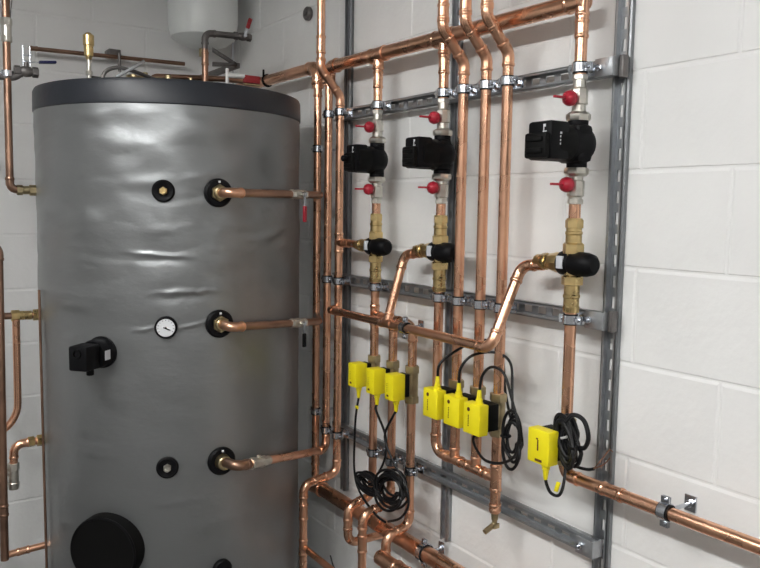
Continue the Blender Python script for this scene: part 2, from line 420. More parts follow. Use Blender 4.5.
e.cyl(vc - UP * .0, vc + UP * .022, .007, 10); e.build('check_valve', 'nickel', t)

# ------------------------------------------------------------------ strut frame on the right wall
def strut(label, cat, name, p0, ax, L, side, w=.041, dp=.021, slots=True):
    """slotted channel: open side faces the room, back plate with real slots"""
    p0 = V(p0); ax = V(ax); side = V(side); out = OUT; mb = MB(); A = [ax, side, out]
    tk = .0025
    def bx(u0, u1, v0, v1, o0, o1):
        mb.box(p0 + ax * (u0 + u1) / 2 + side * (v0 + v1) / 2 + out * (o0 + o1) / 2, (u1 - u0, v1 - v0, o1 - o0), A)
    h = w / 2
    bx(0, L, -h, -.010, 0, tk); bx(0, L, .010, h, 0, tk)
    u = 0.; pitch, sl = .05, .028
    while u < L:
        bx(u, min(L, u + pitch - sl), -.010, .010, 0, tk); u += pitch
    bx(0, L, -h, -h + tk, 0, dp); bx(0, L, h - tk, h, 0, dp)
    bx(0, L, -h, -h + .0065, dp - tk, dp); bx(0, L, h - .0065, h, dp - tk, dp)
    o = mb.build(name, 'galv'); return tag(o, label, cat)
strut('vertical galvanised strut post at the open right end of the rails', 'strut post', 'strut_post', W(2.272, .0, .30), UP, 2.32, ALONG, w=.040)
strut('vertical galvanised strut post behind the middle pump pipe', 'strut post', 'strut_post', W(1.667, .0, .575), UP, 2.045, ALONG, w=.030)
strut('vertical galvanised strut post beside the risers next to the tank', 'strut post', 'strut_post', W(1.060, .0, .545), UP, 2.075, ALONG, w=.028)
strut('slotted galvanised rail above the pumps', 'strut rail', 'strut_rail', W(1.02, .021, 1.932), ALONG, 1.26, UP, w=.038, dp=.028)
strut('slotted galvanised rail below the mixing valves', 'strut rail', 'strut_rail', W(1.02, .021, 1.345), ALONG, 1.26, UP, w=.038, dp=.028)
strut('slotted galvanised rail lowest on the wall under the yellow actuators', 'strut rail', 'strut_rail', W(1.03, .021, .788), ALONG, 1.25, UP, w=.038, dp=.028)
for z, lab in ((1.932, 'small steel end bracket joining top rail to the end post'), (1.345, 'small steel end bracket joining middle rail to the end post'), (.788, 'small steel end bracket joining lowest rail to the end post')):
    t = thing('end_bracket', lab, 'bracket', W(2.262, .042, z - .025))
    b = MB(); b.box(W(2.255, .056, z), (.05, .042, .005), [ALONG, UP, OUT], bev=.001); b.box(W(2.281, .040, z), (.004, .042, .036), [ALONG, UP, OUT]); b.build('plate', 'galv', t)
    MB().hexnut(W(2.245, .058, z), W(2.245, .066, z), .009).cyl(W(2.245, .066, z), W(2.245, .074, z), .004, 10).build('bolt', 'chrome', t)
    if z > 1: MB().box(W(2.290, .030, z), (.012, .050, .020), [ALONG, UP, OUT], bev=.002).build('clamp_block', 'steel_dark', t)

# ------------------------------------------------------------------ pipe clamps
DP = .09
def clamp(label, c, ax, d0, r=.014, group='rubber-lined pipe clamps'):
    """split ring with rubber lining on a stud; ax = pipe axis; d0 = face it is bolted to"""
    c = V(c); ax = V(ax).normalized(); ear = ax.cross(OUT).normalized()
    if ear.y > 0: ear = -ear
    t = thing('pipe_clamp', label, 'pipe clamp', c - UP * (r + .006), group)
    b = MB(); b.ring(c, ax, r + .0055, r + .0032, .020)
    for sg in (-1, 1):
        for q in (-1, 1):
            b.box(c + ear * sg * (r + .0115) + OUT * q * .0025, (.015, .020, .0028), [ear, ax, OUT])
    b.build('band', 'chrome', t)
    MB().ring(c, ax, r + .0033, r - .0002, .026).build('rubber_lining', 'rubber', t)
    for sg in (-1, 1):
        MB().cyl(c + ear * sg * (r + .0115) + OUT * .003, c + ear * sg * (r + .0115) + OUT * .009, .0045, 10).cyl(c + ear * sg * (r + .0115) - OUT * .010, c + ear * sg * (r + .0115), .003, 8).build('screw', 'chrome', t)
    d = -c.x
    foot = V((-d0, c.y, c.z))
    s = MB().cyl(foot, c - OUT * (r + .004), .0045, 10).hexnut(foot + OUT * .003, foot + OUT * .010, .009)
    s.box(foot + OUT * .0018, (.036, .028, .0036), [ear, ax, OUT]); s.build('stud', 'chrome', t)
    return t
S = dict(A=.977, B=1.056, C=1.135, P1=1.37, L2=1.478, L3=1.583, P2=1.708, E=1.797, F=1.890, G=1.973, P3=2.215)
DESC = dict(B='second riser from the tank', C='third riser from the tank', P1='pipe of the pump nearest the tank', P2="middle pump's pipe",
            E='first pipe right of the middle pump', F='second pipe right of the middle pump', G='third pipe right of the middle pump', P3="right-hand pump's pipe",
            L2='middle pipe below the first yellow trio', L3='right pipe below the first yellow trio')
for k in ('B', 'C', 'P1', 'P2', 'E', 'F', 'G', 'P3'):
    clamp('chrome clamp on the top rail holding the ' + DESC[k], W(S[k], DP, 1.932), UP, .049)
for k in ('B', 'C', 'P1', 'P2', 'E', 'F', 'G', 'P3'):
    clamp('chrome clamp on the middle rail holding the ' + DESC[k], W(S[k], DP, 1.345), UP, .049)
for k in ('B', 'C', 'P1', 'L2', 'L3'):
    clamp('chrome clamp on the lowest rail holding the ' + DESC[k], W(S[k], DP, .788), UP, .049)
clamp('upper chrome wall clamp around the riser nearest the tank', W(.977, DP, 1.815), UP, .0)
clamp('lower chrome wall clamp around the riser nearest the tank', W(.977, DP, .84), UP, .0)

# ------------------------------------------------------------------ copper pipework on the right wall
run('thick copper header coming from the corner behind the tank lid', [W(.12, DP, 2.115), W(.977, DP, 2.108), W(.977, DP, 2.03)], r=.021, R=.045)
run('first copper riser beside the tank, straight all the way', [W(.977, DP, 2.05), W(.977, DP, .565)], sleeves=[(W(.977, DP, .66), UP, .05), (W(.977, DP, 2.02), UP, .03)])
hdr = run('thick copper header above the three pumps', [W(1.056, DP, 2.03), W(1.056, DP, 2.095), W(2.225, DP, 2.082)], r=.021, R=.045,
          tees=[(W(1.37, DP, 2.090), ALONG, -UP, .016), (W(1.708, DP, 2.086), ALONG, -UP, .016)])
run('second copper riser from the tank, dropping from the header end', [W(1.056, DP, 2.04), W(1.056, DP, .815)])
run('third copper riser from the tank, bending outwards at top and bottom', [W(1.135, .168, 2.62), W(1.135, .168, 2.072), W(1.135, DP, 1.985), W(1.135, DP, .648), W(1.135, .225, .628), W(1.135, .225, .05)],
    sleeves=[(W(1.135, .168, 2.15), UP, .05), (W(1.135, .225, .53), UP, .05), (W(1.135, .225, .40), UP, .05)], tees=[(W(1.135, DP, 1.48), UP, ALONG, .013)])
run('short copper branch from the third riser to the mixing valve nearest the tank', [W(1.15, DP, 1.48), W(1.265, DP, 1.48)], r=.0125, sleeves=[(W(1.19, DP, 1.48), ALONG, .02)])
run('thin copper pipe low on the wall leaving the outer drop by the tank', [W(1.15, .225, .40), W(2.0, .225, .385)], r=.0115)
run('fat copper low header running along the wall bottom', [W(.955, DP, .552), W(2.9, DP, .552)], r=.025, sleeves=[(W(1.0, DP, .552), ALONG, .06)])
# pump lines
for k, lab in (('P1', 'pump nearest the tank'), ('P2', 'middle pump'), ('P3', 'right-hand pump')):
    s = S[k]
    if k == 'P3': run('copper pipe rising past the header end above the right-hand pump', [W(s, DP, 2.62), W(s, DP, 1.915)], sleeves=[(W(s, DP, 2.028), UP, .05)], tees=[(W(s, DP, 2.083), UP, -ALONG, .020)])
    else: run('short copper pipe from the header to the ' + lab, [W(s, DP, 2.075), W(s, DP, 1.915)], sleeves=[(W(s, DP, 2.012), UP, .045)])
    run('short copper pipe between the %s and its mixing valve' % lab, [W(s, DP, 1.63), W(s, DP, 1.55)])
run('copper pipe below the mixing valve nearest the tank', [W(S['P1'], DP, 1.37), W(S['P1'], DP, 1.10)], tees=[(W(S['P1'], DP, 1.252), UP, ALONG, .013)])
run('copper pipe from the middle mixing valve turning into the bottom manifold', [W(S['P2'], DP, 1.37), W(S['P2'], DP, .885), W(S['G'] - .01, DP, .882)],
    tees=[(W(S['E'], DP, .884), ALONG, UP, .013), (W(S['F'], DP, .883), ALONG, UP, .013)])
run('copper pipe from the right-hand mixing valve down to the lone yellow actuator', [W(S['P3'], DP, 1.37), W(S['P3'], DP, 1.09)])
run('copper pipe below the lone actuator turning along the white wall', [W(S['P3'], DP, 1.02), W(S['P3'], DP, .965), W(3.6, DP, .975)], r=.0145, R=.045, sleeves=[(W(2.36, DP, .966), ALONG, .05)])
clamp('large chrome wall clamp on the copper pipe right of the end post', W(2.50, DP, .968), ALONG, .0, r=.0145)
# three risers from above passing in front of the header
for k, lab in (('E', 'first'), ('F', 'second'), ('G', 'third')):
    s = S[k]
    run('%s copper pipe right of the middle pump, kinking back behind the header line' % lab, [W(s, .167, 2.62), W(s, .167, 2.083), W(s, DP, 2.003), W(s, DP, 1.10)], sleeves=[(W(s, .167, 2.125), UP, .04)])
run('copper stub under the first yellow actuator of the second trio', [W(S['E'], DP, 1.02), W(S['E'], DP, .89)])
run('copper stub under the middle yellow actuator of the second trio', [W(S['F'], DP, 1.02), W(S['F'], DP, .89)])
run('copper stub under the right yellow actuator of the second trio, ending in a drain', [W(S['G'], DP, 1.02), W(S['G'], DP, .785)], tees=[(W(S['G'], DP, .882), UP, -ALONG, .014)], sleeves=[(W(S['G'], DP, .80), UP, .012)])
s = S['G']
t = thing('drain_cock', 'small brass drain cock under the bottom manifold', 'drain cock', W(s, DP, .735))
b = MB().cyl(W(s, DP, .795), W(s, DP, .765), .0115, 14, r2=.009); p, _ = fillet([W(s, DP, .772), W(s, DP, .752), W(s, DP + .035, .738)], .012); b.tube(p, .0075, 12)
b.build('spout', 'brass_dull', t); MB().box(W(s + .012, DP + .004, .752), (.004, .02, .014), [ALONG, OUT, UP], bev=.001).build('square_key', 'brass_dull', t)
# branch pipe in front of the risers with its two slanted rises
run('long slanted-end copper branch from third riser up to the right-hand mixing valve',
    [W(1.135, DP, 1.245), W(1.135, .125, 1.245), W(2.046, .19, 1.256), W(2.046, DP, 1.463), W(2.06 + .06, DP, 1.468)], r=.0135, R=.03,
    tees=[(W(1.534, .153, 1.2505), (W(2.046, .19, 1.256) - W(1.135, .125, 1.245)), W(1.534, DP, 1.46) - W(1.534, .153, 1.25), .0125)])
run('slanted copper pipe rising from the branch to the middle mixing valve', [W(1.534, .149, 1.268), W(1.534, DP, 1.463), W(1.615, DP, 1.468)], r=.0135, R=.03)
clamp('chrome ring clamp on the front copper branch pipe', W(1.64, .161, 1.2515), W(2.046, .19, 1.256) - W(1.135, .125, 1.245), .10, r=.0135)
run('short copper link feeding the first yellow trio', [W(S['P1'] + .01, DP, 1.252), W(S['L3'], DP, 1.247), W(S['L3'], DP, 1.10)], r=.0135, tees=[(W(S['L2'], DP, 1.25), ALONG, -UP, .013)])
run('short copper drop to the middle yellow actuator of the first trio', [W(S['L2'], DP, 1.24), W(S['L2'], DP, 1.10)])
run('copper pipe under the left yellow actuator, looping over the low header', [W(S['P1'], DP, 1.02), W(S['P1'], DP, .640), W(S['P1'], .185, .618), W(S['P1'], .185, .492), W(S['P1'], .04, .492)], r=.0135, R=.036,
    sleeves=[(W(S['P1'], .185, .556), UP, .03)])
run('copper pipe under the middle yellow actuator, dropping in front of the low header', [W(S['L2'], DP, 1.02), W(S['L2'], DP, .652), W(S['L2'], .197, .630), W(S['L2'], .197, .05)], r=.0135, R=.036, sleeves=[(W(S['L2'], .197, .535), UP, .05)])
run('copper pipe under the right actuator of the first trio, bending out over fat header', [W(S['L3'], DP, 1.02), W(S['L3'], DP, .612), W(S['L3'], .178, .592), W(S['L3'], .178, .05)], r=.0135, R=.036, sleeves=[(W(S['L3'], .178, .51), UP, .05)])
run('fat copper lower header leaving the third drop at the photo bottom', [W(S['L3'] + .02, .215, .545), W(2.9, .215, .545)], r=.022, sleeves=[(W(1.72, .215, .545), ALONG, .05)])
clamp('black-lined clamp around the fat low header at its post', W(1.665, DP, .552), ALONG, .021, r=.025)

# ------------------------------------------------------------------ pumps, isolation valves, mixing valves
def pump(s, label, k0=1., group='circulator pumps'):
    zc = 1.757; DP = .09; W = lambda s_, d_, z_: V((-(.09 + (d_ - .09) * k0), -(s + (s_ - s) * k0), z_))
    A = [ALONG, OUT, UP]; Z = lambda a, b, c: (a * k0, b * k0, c)
    t = thing('circulator_pump', label, 'pump', W(s, DP, zc - .055), group)
    b = MB()
    b.lathe(W(s, DP - .034, zc), OUT, [(0, 0), (.004, .030), (.014, .039), (.03, .043), (.07, .043), (.078, .041), (.080, 0)], 32)
    b.cyl(W(s, DP, zc - .054), W(s, DP, zc + .054), .0235, 24)
    b.box(W(s, DP + .01, zc), Z(.074, .05, .088), A, bev=.012)
    b.build('pump_housing', 'black', t)
    MB().lathe(W(s, DP + .035, zc), OUT, [(0, 0), (0, .040), (.01, .043), (.05, .043), (.06, .040), (.06, 0)], 32).build('motor', 'blackmatt', t)
    h = MB().box(W(s, DP + .095, zc + .002), Z(.074, .060, .086), A, bev=.007).build('control_head', 'black', t)
    f = MB().box(W(s, DP + .131, zc - .010), Z(.066, .016, .056), A, bev=.005); f.box(W(s, DP + .139, zc + .004), Z(.05, .010, .012), A, bev=.003); f.box(W(s, DP + .139, zc - .022), Z(.05, .010, .012), A, bev=.003); f.build('control_panel', 'blackmatt', t)
    k = MB(); d = DP + .1255
    k.box(W(s + .016, d, zc + .034), Z(.007, .001, .006), A); k.box(W(s + .014, d, zc + .025), Z(.002, .001, .012), A); k.box(W(s + .017, d, zc + .021), Z(.012, .001, .002), A)
    e = s + .0377
    k.build('display_mark', 'white_print', t); k = MB()
    for dz in (.012, .004, -.004, -.012): k.box(W(e, DP + .095, zc + dz + .006), Z(.001, .005, .0045), A)
    k.build('button_marks', 'white_print', t)
    return t
pump(S['P1'], 'black circulator pump nearest the tank', .80); pump(S['P2'], 'black circulator pump in the middle of the three', .88); pump(S['P3'], 'black circulator pump beside the end post')
t1 = [o for o in bpy.data.objects if o.get('label') == 'black circulator pump nearest the tank'][0]
MB().cyl(W(S['P1'], DP + .113, 1.757), W(S['P1'], DP + .132, 1.757), .010, 16, ch=.003).build('vent_screw', 'black', t1)
def pump_valve(s, top, label):
    z0, sg = (1.811, 1) if top else (1.703, -1)        # face against the pump, direction away from it
    L = .105 if top else .085
    t = thing('isolation_valve', label, 'valve', W(s, DP, min(z0, z0 + sg * L)), 'red-handled pump valves')
    P = lambda q, d=DP, ds=0: W(s + ds, d, z0 + sg * q)
    n = MB().lathe(P(0), UP * sg, [(0, 0), (0, .026), (.004, .0285), (.014, .0285), (.020, .022), (.022, 0)], 8); n.build('union_nut', 'nickel', t)
    b = MB().cyl(P(.02), P(L * .42), .0165, 18); b.lathe(P(L * .32), UP * sg, [(0, .014), (.004, .020), (.038, .020), (.043, .015)], 8)
    b.cyl(P(L * .32 + .04), P(L), .0155, 18); b.hexnut(P(L - .012), P(L), .0185); b.cyl(P(L * .5, DP), P(L * .5, DP + .03), .009, 12); b.build('valve_body', 'nickel', t)
    h = MB(); q = L * .47
    h.lathe(P(q, DP + .018), OUT, [(0, 0), (0, .010), (.005, .0165), (.014, .0185), (.023, .0155), (.029, .008), (.029, 0)], 14)
    h.box(P(q, DP + .062), (.008, .040, .0055), [ALONG, OUT, UP], bev=.001); h.build('red_handle', 'red', t)
for k, lab in (('P1', 'pump nearest the tank'), ('P2', 'middle pump'), ('P3', 'right-hand pump')):
    pump_valve(S[k], True, 'nickel isolation valve with red handle above the ' + lab)
    pump_valve(S[k], False, 'nickel isolation valve with red handle below the ' + lab)
def mixing_valve(s, label):
    t = thing('mixing_valve', label, 'mixing valve', W(s, DP, 1.36), 'mixing valves with black heads'); zc = 1.478
    P = lambda z, ds=0: W(s + ds, DP, z)
    b = MB().cyl(P(1.43), P(1.545), .019, 20); b.cyl(P(zc), P(zc, -.05), .019, 20); b.build('valve_body', 'brass', t)
    u = MB().cyl(P(1.535), P(1.585), .0185, 20); u.lathe(P(1.502), UP, [(0, .018), (0, .025), (.022, .025), (.026, .020), (.026, .018)], 6)
    u.lathe(P(1.545), UP, [(0, .018), (.003, .0205), (.008, .0205), (.011, .018)], 18); u.hexnut(P(1.562), P(1.582), .0215); u.build('upper_union', 'brass', t)
    u = MB().cyl(P(1.365), P(1.44), .0185, 20); u.lathe(P(1.425), UP, [(0, .018), (.003, .0255), (.022, .0255), (.026, .019)], 6); u.lathe(P(1.395), UP, [(0, .018), (.003, .0205), (.008, .0205), (.011, .018)], 18)
    u.lathe(P(1.362), UP, [(0, .015), (0, .019), (.012, .0205), (.016, .018)], 18); u.build('lower_union', 'brass', t)
    br = MB().lathe(P(zc, -.03), -ALONG, [(0, .0), (0, .0255), (.024, .0245), (.030, .0225), (.05, .019), (.052, .0215), (.066, .0205), (.070, .017), (.088, .0155), (.088, 0)], 8); br.build('branch_union', 'brass', t)
    h = MB().lathe(P(zc, -.034), ALONG, [(0, 0), (0, .026), (.003, .0285), (.030, .0295), (.034, .027), (.040, .0295), (.078, .0285), (.094, .0245), (.101, .017), (.102, 0)], 26).build('sensor_head', 'black', t)
    MB().box(W(s - .016, DP + .0272, zc + .003), (.020, .006, .030), [ALONG, OUT, UP], bev=.001).build('scale_label', 'label', h)
    for q in range(6):
        pass
    return t
mixing_valve(S['P1'], 'brass mixing valve with black head under the pump nearest the tank')
mixing_valve(S['P2'], 'brass mixing valve with black head under the middle pump')
mixing_valve(S['P3'], 'brass mixing valve with black head under the right-hand pump')

# ------------------------------------------------------------------ yellow zone valve actuators
def zone_valve(s, zc, w, dp, h, top, label, group, marks='small'):
    A = [ALONG, OUT, UP]; dc = .168 if dp < .04 else .154
    t = thing('zone_valve', label, 'valve actuator', W(s, DP, zc - .06), group)
    b = MB().cyl(W(s, DP, zc - .055), W(s, DP, zc + .055), .0195, 20); b.hexnut(W(s, DP, zc + .036), W(s, DP, zc + .058), .0235); b.hexnut(W(s, DP, zc - .058), W(s, DP, zc - .036), .0235)
    b.box(W(s, DP + .012, zc), (.034, .03, .06), A, bev=.003); b.build('valve_body', 'brass_dull', t)
    MB().box(W(s, (DP + .022 + dc - dp / 2 + .003) / 2 + .0, zc + .002), (w * .86, dc - dp / 2 + .003 - DP - .022, h * .88), A, bev=.003).build('base_plate', 'blackmatt', t)
    hs = MB().box(W(s, dc, zc), (w, dp, h), A, bev=.0035).build('housing', 'yellow', t)
    f = dc + dp / 2 + .0003; k = MB()
    if marks == 'oval':
        k.lathe(W(s - w * .16, f - .0004, zc + h * .30), OUT, [(0, 0), (0, .0055), (.0008, .0055), (.0008, 0)], 14)
        for q in range(7): k.box(W(s - w * .16, f, zc + h * (.10 - .055 * q)), (.0035, .0006, .0028), A)
    elif marks == 'bar':
        k.box(W(s, f, zc + .004), (.004, .0006, .026), A); k.box(W(s - .003, f, zc + .019), (.006, .0006, .004), A); k.box(W(s + .003, f, zc - .032), (.022, .0006, .006), A)
    else:
        k.box(W(s - w * .12, f, zc - h * .33), (.010, .0006, .006), A)
        for q in range(5): k.box(W(s - w * .2, f, zc + h * (.12 - .07 * q)), (.0025, .0006, .002), A)
    k.build('face_marking', 'yellow_print', hs)
    sg = 1 if top else -1; gz = zc + sg * h / 2; gs = s + w * .18
    MB().lathe(W(gs, dc, gz - sg * .002), UP * sg, [(0, 0), (0, .0115), (.006, .0115), (.007, .0095), (.014, .0095), (.016, .0075), (.036, .0055), (.040, .004), (.040, 0)], 14).build('cable_gland', 'yellow', t)
    return W(gs, dc, gz + sg * .036)
G1 = 'yellow actuators with cables below'; G2 = 'yellow actuators with cables on top'
e1 = zone_valve(S['P1'], 1.060, .046, .046, .078, False, 'leftmost yellow zone valve actuator of the trio by the tank', G1)
e2 = zone_valve(S['L2'], 1.060, .046, .046, .080, False, 'middle yellow zone valve actuator of the trio by the tank', G1)
e3 = zone_valve(S['L3'], 1.062, .046, .046, .080, False, 'right yellow zone valve actuator of the trio by the tank', G1)
e4 = zone_valve(S['E'], 1.060, .066, .032, .082, True, 'left yellow zone valve actuator of the trio with top cables', G2, 'oval')
e5 = zone_valve(S['F'], 1.059, .066, .032, .082, True, 'middle yellow zone valve actuator of the trio with top cables', G2, 'oval')
e6 = zone_valve(S['G'], 1.057, .066, .032, .082, True, 'right yellow zone valve actuator of the trio with top cables', G2, 'oval')
e7 = zone_valve(S['P3'], 1.048, .068, .034, .082, False, 'lone yellow zone valve actuator with black cable coil near the end post', 'lone yellow actuator', 'bar')

# ------------------------------------------------------------------ cables
def smooth_path(pts, n=8):
    pts = [V(p) for p in pts]; P = [pts[0]] + pts + [pts[-1]]; out = []
    for i in range(1, len(P) - 2):
        p0, p1, p2, p3 = P[i - 1:i + 3]
        for q in range(n):
            u = q / n; out.append(.5 * ((2 * p1) + (p2 - p0) * u + (2 * p0 - 5 * p1 + 4 * p2 - p3) * u * u + (3 * p1 - p0 - 3 * p2 + p3) * u ** 3))
    out.append(P[-2]); return out
def cable(label, pts, r=.0038, m='cable'):
    return tag(MB().tube(smooth_path(pts), r, 8).build('cable', m), label, 'cable')
c1 = cable('black cable from the leftmost yellow actuator down past the low header', [e1, W(1.385, .168, .93), W(1.374, .165, .86), W(1.366, .16, .74), W(1.40, .16, .675), W(1.50, .165, .635), W(1.56, .165, .628)])
c2 = cable('black cable from the second yellow actuator to the coil', [e2, W(1.50, .166, .97), W(1.545, .16, .90), W(1.535, .155, .82), W(1.47, .15, .735), W(1.44, .15, .71)])
c3 = cable('black cable from the third yellow actuator crossing to the coil', [e3, W(1.59, .166, .97), W(1.556, .17, .90), W(1.60, .165, .83), W(1.655, .16, .78), W(1.67, .158, .72), W(1.63, .158, .665), W(1.56, .155, .628)])
def coil(label, c, ra, rz, dirs, loops, r=.0042, thick=.012, tie=True):
    c = V(c); a, b, nrm = [V(q).normalized() for q in dirs]; pts = []
    for i in range(loops * 20 + 1):
        th = 2 * PI * i / 20; k = i // 20
        rr = 1 + .16 * math.sin(th * .5 + k * 1.9) + .12 * math.sin(k * 2.7)
        pts.append(c + a * ra * .22 * math.sin(k * 4.1 + th * .2) + b * rz * .25 * math.sin(k * 2.3 + 1 + th * .15) + a * ra * rr * math.cos(th) + b * rz * rr * math.sin(th) + nrm * thick * math.sin(k * 2.1 + th * .5))
    t = thing('cable_coil', label, 'cable coil', c - UP * rz)
    MB().tube(smooth_path(pts, 3), r, 8).build('looped_cable', 'cable', t)
    if tie:
        MB().torus(c - a * ra * 1.0, b, .012, .003, 14, 6).build('cable_tie', 'whiteplastic' if tie == 'white' else 'black', t)
    return t
coil('bundled black cable coil hanging in front of the first trio pipes', W(1.572, .155, .738), .064, .046, (ALONG * .96 + UP * .18, UP, OUT), 9, thick=.018)
coil('small black cable bunch tied beside the left actuator pipe', W(1.44, .15, .716), .056, .022, (ALONG, UP * .9 - ALONG * .2, OUT), 9, r=.0042, thick=.014)
cable('black cable looping up from the left top-cable actuator', [e4, W(1.815, .165, 1.175), W(1.83, .12, 1.21), W(1.86, .06, 1.24), W(1.92, .05, 1.23), W(1.945, .05, 1.19), W(1.955, .05, 1.12), W(1.99, .06, 1.05), W(2.03, .08, 1.04)])
cable('black cable arching over from the middle top-cable actuator', [e5, W(1.905, .165, 1.18), W(1.925, .14, 1.215), W(1.97, .10, 1.225), W(2.005, .08, 1.20), W(2.025, .09, 1.13), W(2.04, .10, 1.06)])
cable('black cable arching high from the right top-cable actuator', [e6, W(1.992, .165, 1.175), W(2.015, .155, 1.20), W(2.055, .15, 1.19), W(2.085, .15, 1.135), W(2.112, .15, 1.07), W(2.115, .15, 1.03), W(2.10, .15, .985), W(2.05, .15, .955), W(1.99, .145, .945), W(1.94, .13, .955), W(1.905, .115, .975), W(1.895, .09, .99)])
coil('black cable coil behind the right top-cable actuator', W(2.055, .11, 1.015), .028, .055, (ALONG, UP, OUT), 4, thick=.010)
cable('short black cable loop below the lone yellow actuator', [e7, W(2.232, .168, .958), W(2.243, .166, .942), W(2.262, .163, .940), W(2.272, .16, .955), W(2.270, .15, .985), W(2.262, .14, 1.02)])
coil('thick black cable coil hung behind the lone yellow actuator', W(2.262, .135, 1.070), .020, .044, (ALONG, UP * .95 - ALONG * .25, OUT), 9, r=.0052, thick=.016, tie='white')
tag(MB().tube(smooth_path([W(2.258, .15, 1.10), W(2.275, .14, 1.132), W(2.302, .13, 1.125), W(2.318, .13, 1.09), W(2.308, .13, 1.062), W(2.285, .13, 1.058)]), .0055, 8).build('cable', 'cable'), 'outer loop of black cable by the lone actuator coil', 'cable')
t = thing('cable', 'loose cable tail with two bare cores pointing at the end post', 'cable', W(2.25, .13, .995))
MB().tube(smooth_path([W(2.25, .13, 1.03), W(2.27, .12, 1.008), W(2.30, .11, 1.005), W(2.32, .11, 1.012)]), .0038, 8).build('sleeve', 'cable', t)
MB().tube(smooth_path([W(2.32, .11, 1.012), W(2.345, .11, 1.045), W(2.362, .11, 1.068), W(2.372, .11, 1.066)]), .0014, 6).build('core', 'copper_old', t)
MB().tube(smooth_path([W(2.32, .11, 1.012), W(2.35, .112, 1.032), W(2.368, .115, 1.052)]), .0014, 6).build('core', 'copper_old', t)
tag(MB().box(W(2.262, .165, .962), (.011, .004, .026), [ALONG, OUT, UP * .95 + ALONG * .3], bev=.001).build('cable_marker', 'yellow'), 'yellow marker tag on the cable loop under the lone actuator', 'cable tag')
tag(MB().box(W(1.385, .165, .955), (.018, .004, .010), [ALONG, OUT, UP], bev=.001).build('cable_marker', 'yellow'), "yellow marker tag on the leftmost actuator's cable", 'cable tag')
cable('thin black cable sagging behind the lowest copper drops', [W(1.30, .21, .43), W(1.33, .21, .395), W(1.40, .21, .40), W(1.52, .20, .44), W(1.60, .19, .455)], r=.0025)
tag(MB().torus(W(.56, DP, 2.111), ALONG, .0235, .003, 20, 6).box(W(.56, DP + .018, 2.138), (.006, .006, .03), [ALONG, OUT, UP]).build('cable_tie', 'black'), 'black cable tie around the header just beyond the lid', 'cable tie')
t = thing('pipe_bracket', 'dark round wall bracket high behind the tank-side riser', 'bracket', W(.74, 0, 2.33))
MB().cyl(W(.75, 0, 2.35), W(.75, .02, 2.35), .026, 20, ch=.004).build('rosette', 'steel_dark', t); MB().hexnut(W(.75, .02, 2.35), W(.75, .026, 2.35), .009).build('nut', 'steel_dark', t)

# ------------------------------------------------------------------ expansion vessel in the corner
vx, vy = -.232, -.225
t = thing('expansion_vessel', 'pale grey expansion vessel hanging in the corner above the tank', 'expansion vessel', (vx, vy, 2.27))
MB().lathe((vx, vy, 2.27), UP, [(0, 0), (.004, .05), (.02, .10), (.045, .135), (.08, .142), (.11, .147), (.32, .147), (.335, .142), (.34, 0)], 48).build('shell', 'vessel', t)
MB().cyl((vx, vy, 2.24), (vx, vy, 2.275), .018, 14).build('port', 'brass_dull', t)
# vessel support and pipework standing on the lid
t = thing('steel_bracket', 'dark steel support arms under the expansion vessel', 'bracket', (-.30, -.45, 2.15))
b = MB(); tip = V((-.175, -.45, 2.178))
b.box((V((-.325, -.56, 2.205)) + tip) / 2, ((V((-.325, -.56, 2.205)) - tip).length, .022, .014), [V((-.325, -.56, 2.205)) - tip, V((.3, 1, 0)), UP])
b.box((V((-.325, -.56, 2.150)) + tip) / 2, ((V((-.325, -.56, 2.150)) - tip).length, .022, .014), [V((-.325, -.56, 2.150)) - tip, V((.3, 1, 0)), UP])
b.box((-.175, -.225, 2.178), (.026, .45, .02)); b.build('arms', 'steel_dark', t)
run('brown copper pipe stub standing on the tank lid under the vessel', [(-.409, -.70, ZR1), (-.409, -.70, 2.175)], r=.0115, m='copper_old', sleeves=[((-.409, -.70, 2.14), UP, .04)])
run('dark steel elbow pipe on top of the stub under the vessel', [(-.409, -.70, 2.17), (-.409, -.70, 2.232), (-.27, -.70, 2.238)], r=.0115, R=.025, m='steel_dark', name='steel_pipe')
ball_valve('small dark ball valve with red lever raised above the bracket pipe', (-.262, -.70, 2.238), (1, 0, 0), (.35, 0, 1), 'red_dark', r=.013, L=.07, leverL=.065, body='steel_dark', side=(0, -1, 0))
# white tee with red grip on the lid
t = thing('white_drain_tee', 'white plastic tee with dark red grip at the lid edge', 'valve', (-.425, -.95, ZR1))
MB().cyl((-.428, -.95, ZR1 + .002), (-.428, -.95, 2.068), .006, 12, ch=.001).cyl((-.428, -.95, 2.045), (-.365, -.95, 2.048), .008, 12).build('tee_body', 'whiteplastic', t)
MB().box((-.338, -.95, 2.040), (.06, .016, .026), bev=.003).build('grip', 'red_dark', t)
MB().box((-.338, -.95, 2.022), (.058, .014, .006), bev=.001).build('grip_base', 'brass_dull', t)
